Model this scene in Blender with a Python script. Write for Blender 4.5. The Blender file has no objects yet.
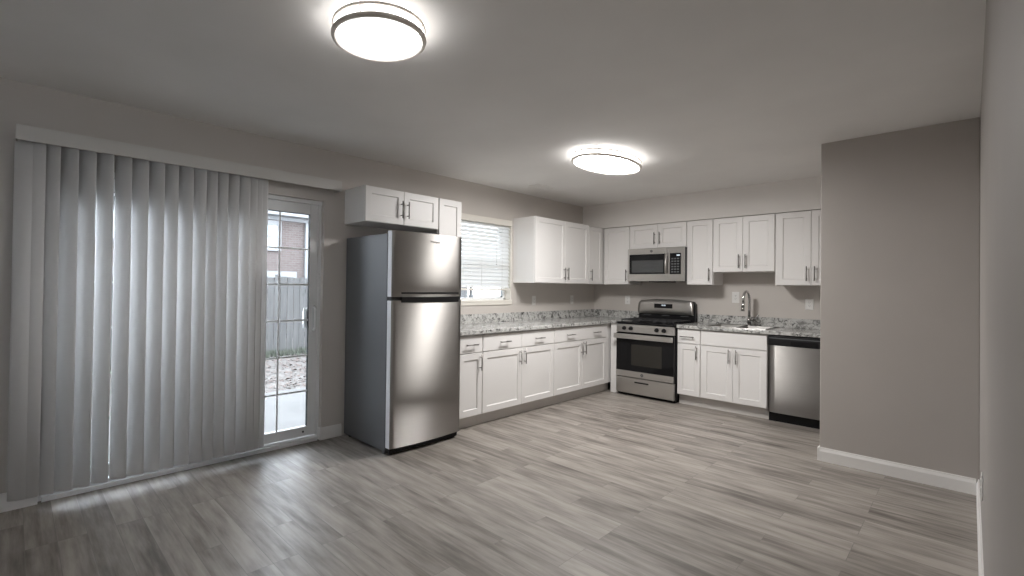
import bpy, bmesh, math, random
from mathutils import Vector, Matrix

random.seed(7)
S = bpy.context.scene
C = S.collection
PI = math.pi
R = math.radians

# ------------------------------------------------------------------ camera
F, U0, V0 = 478.267, 464.205, 281.983
cam_d = bpy.data.cameras.new('camera')
cam = bpy.data.objects.new('camera', cam_d)
C.objects.link(cam)
cam_d.sensor_fit = 'HORIZONTAL'
cam_d.sensor_width = 36.0
cam_d.lens = F / 1024 * 36
cam_d.shift_x = (512 - U0) / 1024
cam_d.shift_y = (V0 - 288) / 1024
cam_d.clip_start = 0.01
cam_d.clip_end = 200
yaw, pit, rol = R(46.6437), R(0.5787), R(0.7285)
fwd = Vector((-math.sin(yaw) * math.cos(pit), math.cos(yaw) * math.cos(pit), math.sin(pit)))
r0 = Vector((math.cos(yaw), math.sin(yaw), 0))
u0 = r0.cross(fwd)
rv = r0 * math.cos(rol) + u0 * math.sin(rol)
uv = -r0 * math.sin(rol) + u0 * math.cos(rol)
M = Matrix((rv, uv, -fwd)).transposed().to_4x4()
M.translation = Vector((3.7986, 0, 1.3181))
cam.matrix_world = M
S.camera = cam

# ------------------------------------------------------------------ world and exposure
S.view_settings.view_transform = 'Standard'
S.view_settings.look = 'None'
S.view_settings.exposure = 0.2
S.view_settings.gamma = 1.0
S.view_settings.use_curve_mapping = False
W = bpy.data.worlds.new('overcast_sky')
S.world = W
W.use_nodes = True
bgn = W.node_tree.nodes['Background']
bgn.inputs['Color'].default_value = (0.86, 0.905, 1.0, 1)
bgn.inputs['Strength'].default_value = 8.5
LAMP = 50.0           # emission of the ceiling light diffusers: flat lens
LAMP_SIDE = 11.5       # and drum side
LAMP_COL = (1.0, 0.978, 0.958, 1)
S.cycles.use_denoising = True
S.cycles.max_bounces = 10
S.cycles.diffuse_bounces = 6
S.cycles.transparent_max_bounces = 16
S.cycles.sample_clamp_indirect = 6.0

# ------------------------------------------------------------------ room numbers
H = 2.478
B = 6.217
WX = 3.8397
PX, PY = 2.990, 4.606      # partition
YN = -2.6                  # wall behind the camera
TW = 0.14

# ------------------------------------------------------------------ materials
def mat(name, col, rough=0.5, metal=0.0, **kw):
    m = bpy.data.materials.new(name)
    m.use_nodes = True
    b = m.node_tree.nodes['Principled BSDF']
    b.inputs['Base Color'].default_value = (*col, 1)
    b.inputs['Roughness'].default_value = rough
    b.inputs['Metallic'].default_value = metal
    for k, v in kw.items():
        b.inputs[k].default_value = v
    return m

def nodes(m):
    nt = m.node_tree
    return nt, nt.nodes['Principled BSDF'], lambda t: nt.nodes.new(t), nt.links.new

def ramp(nt, stops, interp='LINEAR'):
    n = nt.nodes.new('ShaderNodeValToRGB')
    n.color_ramp.interpolation = interp
    els = n.color_ramp.elements
    while len(els) > 1:
        els.remove(els[-1])
    els[0].position, els[0].color = stops[0][0], (*stops[0][1], 1)
    for p, c in stops[1:]:
        e = els.new(p)
        e.color = (*c, 1)
    return n

def paint(name, col, rough=0.6, bump=0.02, var=0.04):
    """wall paint with a faint roller texture"""
    m = mat(name, col, rough)
    nt, b, N, L = nodes(m)
    tc = N('ShaderNodeTexCoord')
    n1 = N('ShaderNodeTexNoise'); n1.inputs['Scale'].default_value = 1.3; n1.inputs['Detail'].default_value = 3
    L(tc.outputs['Object'], n1.inputs['Vector'])
    r = ramp(nt, [(0.3, tuple(c * (1 - var) for c in col)), (0.7, tuple(c * (1 + var) for c in col))])
    L(n1.outputs['Fac'], r.inputs['Fac']); L(r.outputs['Color'], b.inputs['Base Color'])
    n2 = N('ShaderNodeTexNoise'); n2.inputs['Scale'].default_value = 160; n2.inputs['Detail'].default_value = 2
    L(tc.outputs['Object'], n2.inputs['Vector'])
    bp = N('ShaderNodeBump'); bp.inputs['Strength'].default_value = bump; bp.inputs['Distance'].default_value = 0.002
    L(n2.outputs['Fac'], bp.inputs['Height']); L(bp.outputs['Normal'], b.inputs['Normal'])
    return m

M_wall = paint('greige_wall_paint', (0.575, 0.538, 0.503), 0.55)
M_wall_r = paint('greige_satin_paint_dimmed', (0.38, 0.357, 0.337), 0.5)  # right wall: same greige, its dim lighting put into a darker colour
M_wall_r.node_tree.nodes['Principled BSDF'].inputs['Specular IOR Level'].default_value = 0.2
M_wall_p = paint('greige_wall_paint_dimmed', (0.45, 0.418, 0.390), 0.55)  # stub wall: wall greige darkened, the weaker light there is in the colour
M_ceil = paint('white_ceiling_paint', (0.82, 0.81, 0.795), 0.8)
M_soffit = paint('pale_soffit_paint', (0.82, 0.795, 0.77), 0.6)
M_trim = mat('white_trim_paint', (0.80, 0.785, 0.765), 0.4)
M_cab = paint('white_cabinet_lacquer', (0.80, 0.785, 0.772), 0.38, 0.0, 0.01)
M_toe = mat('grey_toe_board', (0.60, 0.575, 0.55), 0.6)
M_vinyl = mat('white_vinyl', (0.74, 0.745, 0.745), 0.4)
M_cream = mat('cream_blind_rail', (0.74, 0.71, 0.65), 0.45)
M_plastic = mat('white_plastic', (0.78, 0.77, 0.75), 0.35)
M_slot = mat('dark_slot', (0.03, 0.03, 0.03), 0.6)
M_nickel = mat('brushed_nickel', (0.27, 0.26, 0.248), 0.32, 1.0)
M_ringm = mat('satin_nickel_ring', (0.88, 0.83, 0.78), 0.45, 0.2)
M_chrome = mat('chrome', (0.62, 0.62, 0.62), 0.12, 1.0)
M_black = mat('black_enamel', (0.012, 0.012, 0.013), 0.22)
M_blackp = mat('black_plastic', (0.015, 0.015, 0.016), 0.45)
M_iron = mat('cast_iron', (0.02, 0.02, 0.022), 0.6)
M_glassblk = mat('black_oven_glass', (0.008, 0.008, 0.009), 0.06)
M_ovenwin = mat('tinted_oven_window', (0.03, 0.028, 0.024), 0.05)
M_mwwin = mat('microwave_window_mesh', (0.055, 0.058, 0.06), 0.12)
M_fridge_side = mat('grey_fridge_side', (0.118, 0.121, 0.127), 0.42)
M_gasket = mat('pale_door_edge', (0.80, 0.81, 0.84), 0.4)
M_mark = mat('dark_emblem', (0.06, 0.06, 0.065), 0.4)
M_keys = mat('grey_key_print', (0.10, 0.105, 0.11), 0.5)

for _m in (M_black, M_glassblk, M_ovenwin, M_blackp): _m.node_tree.nodes['Principled BSDF'].inputs['Specular IOR Level'].default_value = 0.2
def steel(name, col=(0.40, 0.384, 0.367), rough=0.54, aniso=1.0, rot=0.0):
    m = mat(name, col, rough, 1.0)
    nt, b, N, L = nodes(m)
    b.inputs['Anisotropic'].default_value = aniso
    b.inputs['Anisotropic Rotation'].default_value = rot
    tg = N('ShaderNodeCombineXYZ'); tg.inputs['Z'].default_value = 1.0   # brushed sideways: highlights stretch up and down
    L(tg.outputs[0], b.inputs['Tangent'])
    tc = N('ShaderNodeTexCoord'); mp = N('ShaderNodeMapping')
    mp.inputs['Scale'].default_value = (2, 2, 400)
    L(tc.outputs['Object'], mp.inputs['Vector'])
    n = N('ShaderNodeTexNoise'); n.inputs['Scale'].default_value = 2.0; n.inputs['Detail'].default_value = 4
    L(mp.outputs['Vector'], n.inputs['Vector'])
    r = ramp(nt, [(0.3, (rough * 0.9,) * 3), (0.7, (rough * 1.12,) * 3)])
    L(n.outputs['Fac'], r.inputs['Fac']); L(r.outputs['Color'], b.inputs['Roughness'])
    return m
M_steel = steel('brushed_stainless')
M_steel_s = steel('satin_stainless', (0.54, 0.525, 0.505), 0.36, 0.7)

def emit(name, col, strength):
    m = bpy.data.materials.new(name); m.use_nodes = True
    nt = m.node_tree
    nt.nodes.clear()
    e = nt.nodes.new('ShaderNodeEmission'); e.inputs['Color'].default_value = col; e.inputs['Strength'].default_value = strength
    o = nt.nodes.new('ShaderNodeOutputMaterial'); nt.links.new(e.outputs[0], o.inputs[0])
    return m
M_lamps = [(emit('lit_diffuser', LAMP_COL, LAMP * q), emit('lit_drum_side', LAMP_COL, LAMP_SIDE)) for q in (0.42, 1.50)]
M_clock = emit('lit_clock_display', (0.8, 0.9, 1.0, 1), 0.7)

M_lamp_rim = emit('lit_diffuser_rim', LAMP_COL, 1.6)
def glass(name, tint=(0.96, 0.98, 0.98), refl=0.12):
    m = bpy.data.materials.new(name); m.use_nodes = True
    nt = m.node_tree; nt.nodes.clear()
    N = nt.nodes.new; L = nt.links.new
    t = N('ShaderNodeBsdfTransparent'); t.inputs['Color'].default_value = (*tint, 1)
    g = N('ShaderNodeBsdfGlossy'); g.inputs['Roughness'].default_value = 0.02
    fr = N('ShaderNodeFresnel'); fr.inputs['IOR'].default_value = 1.35
    mx = N('ShaderNodeMixShader'); o = N('ShaderNodeOutputMaterial')
    L(fr.outputs[0], mx.inputs[0]); L(t.outputs[0], mx.inputs[1]); L(g.outputs[0], mx.inputs[2]); L(mx.outputs[0], o.inputs[0])
    return m
M_glass = glass('window_glass')

def translucent(name, col, amount, tcol=None):
    m = bpy.data.materials.new(name); m.use_nodes = True
    nt = m.node_tree; nt.nodes.clear()
    N = nt.nodes.new; L = nt.links.new
    d = N('ShaderNodeBsdfPrincipled'); d.inputs['Base Color'].default_value = (*col, 1); d.inputs['Roughness'].default_value = 0.5
    t = N('ShaderNodeBsdfTranslucent'); t.inputs['Color'].default_value = (*(tcol or col), 1)
    mx = N('ShaderNodeMixShader'); mx.inputs[0].default_value = amount
    o = N('ShaderNodeOutputMaterial')
    L(d.outputs[0], mx.inputs[1]); L(t.outputs[0], mx.inputs[2]); L(mx.outputs[0], o.inputs[0])
    return m
M_vane = translucent('pvc_vane', (0.86, 0.855, 0.85), 0.18, (0.88, 0.88, 0.88))
M_slat = translucent('white_blind_slat', (0.80, 0.80, 0.79), 0.36, (0.85, 0.87, 0.87))

def floor_mat():
    m = mat('grey_plank_flooring', (0.3, 0.28, 0.26), 0.42)
    nt, b, N, L = nodes(m)
    tc = N('ShaderNodeTexCoord')
    def brick(w, off, seed):
        mp = N('ShaderNodeMapping'); mp.inputs['Location'].default_value = (seed, 0.058, 0)
        L(tc.outputs['Object'], mp.inputs['Vector'])
        n = N('ShaderNodeTexBrick')
        n.inputs['Scale'].default_value = 1.0
        n.inputs['Brick Width'].default_value = w
        n.inputs['Row Height'].default_value = 0.122
        n.inputs['Mortar Size'].default_value = 0.0012
        n.inputs['Mortar Smooth'].default_value = 0.3
        n.inputs['Bias'].default_value = 0.0
        n.inputs['Color1'].default_value = (0, 0, 0, 1)
        n.inputs['Color2'].default_value = (1, 1, 1, 1)
        n.inputs['Mortar'].default_value = (0.3, 0.3, 0.3, 1)
        n.offset = off; n.offset_frequency = 3; n.squash = 1.0
        L(mp.outputs['Vector'], n.inputs['Vector'])
        return n
    bk = brick(0.92, 0.37, 0.3)
    # grain: streaks along the plank, shifted from plank to plank
    mp = N('ShaderNodeMapping'); mp.inputs['Scale'].default_value = (1.6, 20, 1)
    L(tc.outputs['Object'], mp.inputs['Vector'])
    ad = N('ShaderNodeVectorMath'); ad.operation = 'MULTIPLY_ADD'
    ad.inputs[1].default_value = (7, 3, 5); L(bk.outputs['Color'], ad.inputs[0]); L(mp.outputs['Vector'], ad.inputs[2])
    g1 = N('ShaderNodeTexNoise'); g1.inputs['Scale'].default_value = 1.5; g1.inputs['Detail'].default_value = 6; g1.inputs['Roughness'].default_value = 0.62
    L(ad.outputs[0], g1.inputs['Vector'])
    mp2 = N('ShaderNodeMapping'); mp2.inputs['Scale'].default_value = (1.9, 9.0, 1)
    L(tc.outputs['Object'], mp2.inputs['Vector'])
    ad2 = N('ShaderNodeVectorMath'); ad2.operation = 'MULTIPLY_ADD'
    ad2.inputs[1].default_value = (5, 9, 3); L(bk.outputs['Color'], ad2.inputs[0]); L(mp2.outputs['Vector'], ad2.inputs[2])
    g2 = N('ShaderNodeTexNoise'); g2.inputs['Scale'].default_value = 1.6; g2.inputs['Detail'].default_value = 4
    L(ad2.outputs[0], g2.inputs['Vector'])
    # value = 0.45*plank + grain + blotch
    def mth(op, a, bv):
        n = N('ShaderNodeMath'); n.operation = op
        for i, x in enumerate((a, bv)):
            if isinstance(x, float): n.inputs[i].default_value = x
            else: L(x, n.inputs[i])
        return n.outputs[0]
    sep = N('ShaderNodeSeparateColor'); L(bk.outputs['Color'], sep.inputs[0])
    v = mth('ADD', mth('MULTIPLY', sep.outputs[0], 0.17), mth('ADD', mth('MULTIPLY', g1.outputs['Fac'], 0.50), mth('MULTIPLY', g2.outputs['Fac'], 0.60)))
    rp = ramp(nt, [(0.40, (0.120, 0.106, 0.094)), (0.52, (0.193, 0.173, 0.154)), (0.64, (0.274, 0.248, 0.222)), (0.80, (0.365, 0.333, 0.300))])
    L(v, rp.inputs['Fac'])
    mx = N('ShaderNodeMix'); mx.data_type = 'RGBA'
    L(bk.outputs['Fac'], mx.inputs['Factor']); L(rp.outputs['Color'], mx.inputs['A']); mx.inputs['B'].default_value = (0.17, 0.157, 0.145, 1)
    L(mx.outputs['Result'], b.inputs['Base Color'])
    rr = ramp(nt, [(0.35, (0.50,) * 3), (0.7, (0.36,) * 3)])
    L(g1.outputs['Fac'], rr.inputs['Fac']); L(rr.outputs['Color'], b.inputs['Roughness'])
    bp = N('ShaderNodeBump'); bp.inputs['Strength'].default_value = 0.25; bp.inputs['Distance'].default_value = 0.001
    L(v, bp.inputs['Height']); L(bp.outputs['Normal'], b.inputs['Normal'])
    return m
M_floor = floor_mat()

def granite():
    m = mat('speckled_granite', (0.6, 0.6, 0.58), 0.16)
    nt, b, N, L = nodes(m)
    tc = N('ShaderNodeTexCoord')
    n1 = N('ShaderNodeTexNoise'); n1.inputs['Scale'].default_value = 17; n1.inputs['Detail'].default_value = 5; n1.inputs['Roughness'].default_value = 0.65; n1.inputs['Distortion'].default_value = 1.2
    n2 = N('ShaderNodeTexNoise'); n2.inputs['Scale'].default_value = 15; n2.inputs['Detail'].default_value = 6; n2.inputs['Roughness'].default_value = 0.7; n2.inputs['Distortion'].default_value = 1.6
    n3 = N('ShaderNodeTexVoronoi'); n3.inputs['Scale'].default_value = 120
    for n in (n1, n2, n3): L(tc.outputs['Object'], n.inputs['Vector'])
    r1 = ramp(nt, [(0.38, (0.24, 0.24, 0.23)), (0.47, (0.43, 0.43, 0.415)), (0.56, (0.60, 0.60, 0.585)), (0.7, (0.42, 0.41, 0.39))])
    L(n1.outputs['Fac'], r1.inputs['Fac'])
    r2 = ramp(nt, [(0.40, (1, 1, 1)), (0.46, (0, 0, 0))]); L(n2.outputs['Fac'], r2.inputs['Fac'])
    mx = N('ShaderNodeMix'); mx.data_type = 'RGBA'; mx.inputs['B'].default_value = (0.075, 0.073, 0.071, 1)
    L(r2.outputs['Color'], mx.inputs['Factor']); L(r1.outputs['Color'], mx.inputs['A'])
    r3 = ramp(nt, [(0.0, (0.35, 0.35, 0.35)), (0.25, (0, 0, 0))]); L(n3.outputs['Distance'], r3.inputs['Fac'])
    mx2 = N('ShaderNodeMix'); mx2.data_type = 'RGBA'; mx2.inputs['B'].default_value = (0.16, 0.15, 0.14, 1)
    L(r3.outputs['Color'], mx2.inputs['Factor']); L(mx.outputs['Result'], mx2.inputs['A'])
    L(mx2.outputs['Result'], b.inputs['Base Color'])
    return m
M_gran = granite()

def noisy(name, stops, scale, rough=0.8, detail=5, mapping=(1, 1, 1)):
    m = mat(name, stops[0][1], rough)
    nt, b, N, L = nodes(m)
    tc = N('ShaderNodeTexCoord'); mp = N('ShaderNodeMapping'); mp.inputs['Scale'].default_value = mapping
    n = N('ShaderNodeTexNoise'); n.inputs['Scale'].default_value = scale; n.inputs['Detail'].default_value = detail
    L(tc.outputs['Object'], mp.inputs['Vector']); L(mp.outputs['Vector'], n.inputs['Vector'])
    r = ramp(nt, stops); L(n.outputs['Fac'], r.inputs['Fac']); L(r.outputs['Color'], b.inputs['Base Color'])
    return m
M_conc = noisy('patio_concrete', [(0.3, (0.077, 0.077, 0.074)), (0.7, (0.102, 0.101, 0.099))], 3)
M_soil = noisy('leaf_littered_soil', [(0.3, (0.053, 0.045, 0.040)), (0.5, (0.093, 0.086, 0.079)), (0.7, (0.143, 0.133, 0.127))], 26, 0.9, 8)
M_leaf = mat('dry_leaf', (0.099, 0.077, 0.068), 0.8)
M_grass = mat('pale_grass', (0.062, 0.071, 0.053), 0.8)
M_fence = noisy('weathered_fence_wood', [(0.3, (0.065, 0.065, 0.065)), (0.7, (0.102, 0.102, 0.100))], 2.2, 0.85, 6, (1, 7, 0.5))
M_extwhite = mat('white_exterior_trim', (0.211, 0.217, 0.223), 0.5)
M_roof = mat('grey_roof_shingle', (0.25, 0.25, 0.26), 0.9)
M_extglass = mat('pale_window_pane', (0.42, 0.50, 0.50), 0.08)
def brickmat():
    m = mat('red_brick', (0.4, 0.25, 0.22), 0.85)
    nt, b, N, L = nodes(m)
    tc = N('ShaderNodeTexCoord'); mp = N('ShaderNodeMapping')
    mp.inputs['Rotation'].default_value = (0, 0, 0)
    sx = N('ShaderNodeSeparateXYZ'); cx = N('ShaderNodeCombineXYZ')
    L(tc.outputs['Object'], sx.inputs[0]); L(sx.outputs['Y'], cx.inputs['X']); L(sx.outputs['Z'], cx.inputs['Y'])
    n = N('ShaderNodeTexBrick'); n.inputs['Scale'].default_value = 1
    n.inputs['Brick Width'].default_value = 0.21; n.inputs['Row Height'].default_value = 0.075; n.inputs['Mortar Size'].default_value = 0.008
    n.inputs['Color1'].default_value = (0.093, 0.070, 0.065, 1); n.inputs['Color2'].default_value = (0.115, 0.092, 0.086, 1); n.inputs['Mortar'].default_value = (0.124, 0.119, 0.115, 1)
    L(cx.outputs[0], n.inputs['Vector']); L(n.outputs['Color'], b.inputs['Base Color'])
    return m
M_brick = brickmat()

# ------------------------------------------------------------------ mesh helpers
class MB:
    def __init__(s): s.bm = bmesh.new()
    def _add(s, t, smooth=False):
        for f in t.faces: f.smooth = smooth
        me = bpy.data.meshes.new('tmp'); t.to_mesh(me); t.free(); s.bm.from_mesh(me); bpy.data.meshes.remove(me)
        return s
    def box(s, x0, x1, y0, y1, z0, z1, bev=0.0, seg=2):
        t = bmesh.new()
        bmesh.ops.create_cube(t, size=1)
        for v in t.verts:
            v.co = Vector(((x0 + x1) / 2 + v.co.x * (x1 - x0), (y0 + y1) / 2 + v.co.y * (y1 - y0), (z0 + z1) / 2 + v.co.z * (z1 - z0)))
        if bev > 0:
            bmesh.ops.bevel(t, geom=list(t.edges), offset=bev, segments=seg, profile=0.5, affect='EDGES')
        return s._add(t)
    def cyl(s, a, b, r, seg=20, r2=None, cap=True):
        a, b = Vector(a), Vector(b); d = b - a
        t = bmesh.new()
        bmesh.ops.create_cone(t, cap_ends=cap, segments=seg, radius1=r, radius2=r if r2 is None else r2, depth=d.length)
        q = Vector((0, 0, 1)).rotation_difference(d.normalized())
        bmesh.ops.transform(t, matrix=Matrix.Translation((a + b) / 2) @ q.to_matrix().to_4x4(), verts=t.verts)
        for f in t.faces: f.smooth = len(f.verts) == 4
        me = bpy.data.meshes.new('tmp'); t.to_mesh(me); t.free(); s.bm.from_mesh(me); bpy.data.meshes.remove(me)
        return s
    def tube(s, pts, r, seg=12, closed=False, radii=None):
        pts = [Vector(p) for p in pts]; n = len(pts)
        t = bmesh.new(); rings = []
        up = None
        for i, p in enumerate(pts):
            if closed: d = (pts[(i + 1) % n] - pts[i - 1]).normalized()
            else: d = (pts[min(i + 1, n - 1)] - pts[max(i - 1, 0)]).normalized()
            if up is None:
                up = Vector((0, 0, 1)) if abs(d.z) < 0.9 else Vector((1, 0, 0))
            side = d.cross(up).normalized(); upn = side.cross(d).normalized(); up = upn
            rr = radii[i] if radii else r
            rings.append([t.verts.new(p + side * math.cos(2 * PI * k / seg) * rr + upn * math.sin(2 * PI * k / seg) * rr) for k in range(seg)])
        m = n if closed else n - 1
        for i in range(m):
            a, b = rings[i], rings[(i + 1) % n]
            for k in range(seg):
                t.faces.new((a[k], a[(k + 1) % seg], b[(k + 1) % seg], b[k]))
        if not closed:
            t.faces.new(rings[0][::-1]); t.faces.new(rings[-1])
        bmesh.ops.recalc_face_normals(t, faces=t.faces)
        return s._add(t, True)
    def prism(s, poly, axis, a0, a1, bev=0.0, smooth=False):
        """poly in the two other axes, extruded along axis from a0 to a1"""
        t = bmesh.new()
        def P(u, v, w):
            return {'x': (w, u, v), 'y': (u, w, v), 'z': (u, v, w)}[axis]
        lo = [t.verts.new(P(u, v, a0)) for u, v in poly]
        hi = [t.verts.new(P(u, v, a1)) for u, v in poly]
        t.faces.new(lo); t.faces.new(hi[::-1])
        n = len(poly)
        for i in range(n):
            t.faces.new((lo[i], hi[i], hi[(i + 1) % n], lo[(i + 1) % n]))
        bmesh.ops.recalc_face_normals(t, faces=t.faces)
        if bev > 0:
            bmesh.ops.bevel(t, geom=[e for e in t.edges if e.calc_face_angle(0) > 0.6], offset=bev, segments=2, profile=0.5, affect='EDGES')
        return s._add(t, smooth)
    def quads(s, verts, faces, smooth=False):
        t = bmesh.new(); vs = [t.verts.new(v) for v in verts]
        for f in faces: t.faces.new([vs[i] for i in f])
        bmesh.ops.recalc_face_normals(t, faces=t.faces)
        return s._add(t, smooth)
    def build(s, name, m, parent=None, loc=None):
        me = bpy.data.meshes.new(name)
        s.bm.to_mesh(me); s.bm.free()
        me.materials.append(m)
        o = bpy.data.objects.new(name, me); C.objects.link(o)
        if parent: o.parent = parent
        if loc: o.location = loc
        return o

def tag(o, label=None, cat=None, group=None, kind=None):
    if label: o['label'] = label
    if cat: o['category'] = cat
    if group: o['group'] = group
    if kind: o['kind'] = kind
    return o

def thing(name, label, cat, loc=(0, 0, 0), rz=0.0, group=None, kind=None):
    o = bpy.data.objects.new(name, None); C.objects.link(o)
    o.empty_display_size = 0.1
    o.location = loc; o.rotation_euler = (0, 0, rz)
    return tag(o, label, cat, group, kind)

def struct(name, mb, m, label, cat):
    return tag(mb.build(name, m), label, cat, kind='structure')

def link_copy(mesh_obj, parent, loc, name=None):
    c = mesh_obj.copy(); C.objects.link(c); c.parent = parent; c.location = loc
    if name: c.name = name
    return c

# ------------------------------------------------------------------ room shell
struct('floor', MB().box(-TW, WX + TW, YN - TW, B + TW, -0.08, 0), M_floor, 'grey wood-look plank floor running through room and kitchen', 'floor')
struct('ceiling', MB().box(-TW, WX + TW, YN - TW, B + TW, H, H + 0.1), M_ceil, 'plain white painted ceiling over the whole room', 'ceiling')
DY0, DY1, DZ = 0.115, 1.93, 2.035           # patio door opening
WY0, WY1, WZ0, WZ1 = 3.36, 4.366, 1.150, 2.120  # kitchen window opening
w = MB()
for a, b, c, d in ((YN - TW, DY0, 0, H), (DY0, DY1, DZ, H), (DY1, WY0, 0, H), (WY0, WY1, 0, WZ0), (WY0, WY1, WZ1, H), (WY1, B + TW, 0, H)):
    w.box(-TW, 0, a, b, c, d)
struct('wall_left', w, M_wall, 'greige wall with the patio door and kitchen window', 'wall')
struct('wall_back', MB().box(0, WX + TW, B, B + TW, 0, H), M_wall, 'greige wall behind the range and sink', 'wall')
QY0, QY1, QZ0, QZ1 = -1.85, -1.05, 1.0, 1.9   # opening for the added, unseen fill-light window behind the camera
w = MB()
for a, b, c, d in ((YN - TW, QY0, 0, H), (QY0, QY1, 0, QZ0), (QY0, QY1, QZ1, H), (QY1, B, 0, H)):
    w.box(WX, WX + TW, a, b, c, d)
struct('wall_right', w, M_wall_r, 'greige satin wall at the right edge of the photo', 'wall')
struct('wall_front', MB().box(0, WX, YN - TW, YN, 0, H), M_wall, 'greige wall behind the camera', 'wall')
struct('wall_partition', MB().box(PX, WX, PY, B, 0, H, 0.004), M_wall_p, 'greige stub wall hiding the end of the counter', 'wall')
struct('wall_soffit', MB().box(0, PX, B - 0.322, B, 2.147, H), M_soffit, 'pale soffit boxed in above the back wall cabinets', 'soffit')

def base_prof(t=0.014, h=0.104):
    return [(0, 0), (t, 0), (t, h * 0.72), (t * 0.75, h * 0.82), (t * 0.55, h * 0.9), (t * 0.45, h), (0, h)]
# left wall boards
bb = MB()
pr = base_prof()
bb.prism([(u, v) for u, v in pr], 'y', YN, DY0 + 0.0)
bb.prism([(u, v) for u, v in pr], 'y', DY1 - 0.0, 2.118)
bb.box(-0.045, 0.0139, DY1 - 0.013, DY1 + 0.004, 0, 0.100, 0.002)      # returns into the door recess
bb.box(-0.045, 0.0139, DY0 - 0.004, DY0 + 0.013, 0, 0.100, 0.002)
struct('baseboard_left', bb, M_trim, 'white baseboard beside the patio door', 'baseboard')
bb = MB(); bb.prism([(WX - u, v) for u, v in pr], 'y', YN, PY - 0.0005)
struct('baseboard_right', bb, M_trim, 'white baseboard along the right wall', 'baseboard')
bb = MB(); bb.prism([(PY - u, v) for u, v in pr], 'x', PX - 0.012, WX - 0.0145); bb.box(PX - 0.013, PX - 0.0005, PY - 0.0138, 5.55, 0, 0.100, 0.002)
struct('baseboard_partition', bb, M_trim, 'white baseboard along the stub wall', 'baseboard')
bb = MB(); bb.prism([(YN + u, v) for u, v in pr], 'x', 0.015, WX - 0.015)
struct('baseboard_front', bb, M_trim, 'white baseboard behind the camera', 'baseboard')

# ------------------------------------------------------------------ patio door
door = thing('door_1', 'white vinyl sliding patio door with grille panes', 'patio door', (0, 0, 0), kind='structure')
f = MB()
f.box(-0.135, -0.03, DY0, DY0 + 0.03, 0, DZ, 0.003); f.box(-0.135, -0.045, DY1 - 0.028, DY1, 0, DZ, 0.003)
f.box(-0.135, -0.035, DY0, DY1, DZ - 0.035, DZ, 0.003)
f.build('door_frame', M_vinyl, door)
f = MB(); f.box(-0.14, -0.002, DY0 + 0.03, DY1 - 0.028, 0.0, 0.030, 0.003); f.box(-0.052, -0.044, DY0 + 0.03, DY1 - 0.03, 0.03, 0.042)
f.build('door_sill', M_vinyl, door)
def panel(y0, y1, xc, name, label=None):
    z0, z1 = 0.043, DZ - 0.036
    a, t = 0.072, 0.018
    m = MB()
    m.box(xc - t, xc + t, y0, y0 + a, z0, z1, 0.003); m.box(xc - t, xc + t, y1 - a, y1, z0, z1, 0.003)
    m.box(xc - t, xc + t, y0 + a, y1 - a, z0, z0 + 0.082, 0.003); m.box(xc - t, xc + t, y0 + a, y1 - a, z1 - 0.083, z1, 0.003)
    p = m.build(name, M_vinyl, door)
    gy0, gy1, gz0, gz1 = y0 + a, y1 - a, z0 + 0.082, z1 - 0.083
    g = MB(); g.box(xc - 0.003, xc + 0.003, gy0, gy1, gz0, gz1); g.build('glass_pane', M_glass, p)
    g = MB()
    for k in (1, 2):
        yy = gy0 + (gy1 - gy0) * k / 3
        g.box(xc + 0.0035, xc + 0.010, yy - 0.0075, yy + 0.0075, gz0, gz1, 0.002)
    for k in range(1, 6):
        zz = gz0 + (gz1 - gz0) * k / 6
        g.box(xc + 0.0036, xc + 0.0096, gy0, gy1, zz - 0.0075, zz + 0.0075, 0.002)
    g.build('grille', M_vinyl, p)
    # dark glazing gasket
    g = MB(); q = 0.004
    g.box(xc - 0.012, xc + 0.0125, gy1 - q, gy1 + 0.001, gz0, gz1); g.box(xc - 0.012, xc + 0.0125, gy0 - 0.001, gy0 + q, gz0, gz1)
    g.box(xc - 0.012, xc + 0.0125, gy0, gy1, gz1 - q, gz1 + 0.001)
    g.build('glazing_gasket', M_slot, p)
    return p
fp = panel(DY0 + 0.031, 1.035, -0.108, 'fixed_panel')
sp = panel(0.99, DY1 - 0.029, -0.066, 'sliding_panel')
h = MB()
hy = 1.868
h.box(-0.0475, -0.043, hy - 0.016, hy + 0.016, 0.90, 1.17, 0.002)
h.tube([(-0.043, hy, 0.935), (-0.014, hy, 0.945), (-0.006, hy, 0.97), (-0.006, hy, 1.10), (-0.014, hy, 1.125), (-0.043, hy, 1.135)], 0.011, 10)
h.build('handle', M_vinyl, sp)
h = MB(); h.box(-0.095, -0.0845, hy - 0.07, hy + 0.012, 0.95, 1.12, 0.003); h.tube([(-0.09, hy - 0.05, 0.97), (-0.125, hy - 0.05, 0.985), (-0.125, hy - 0.05, 1.085), (-0.09, hy - 0.05, 1.10)], 0.010, 10)
h.build('outside_handle', M_vinyl, sp)
MB().cyl((-0.0485, 1.792, 0.085), (-0.0465, 1.792, 0.085), 0.009).build('roller_plug', M_slot, sp)

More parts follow.
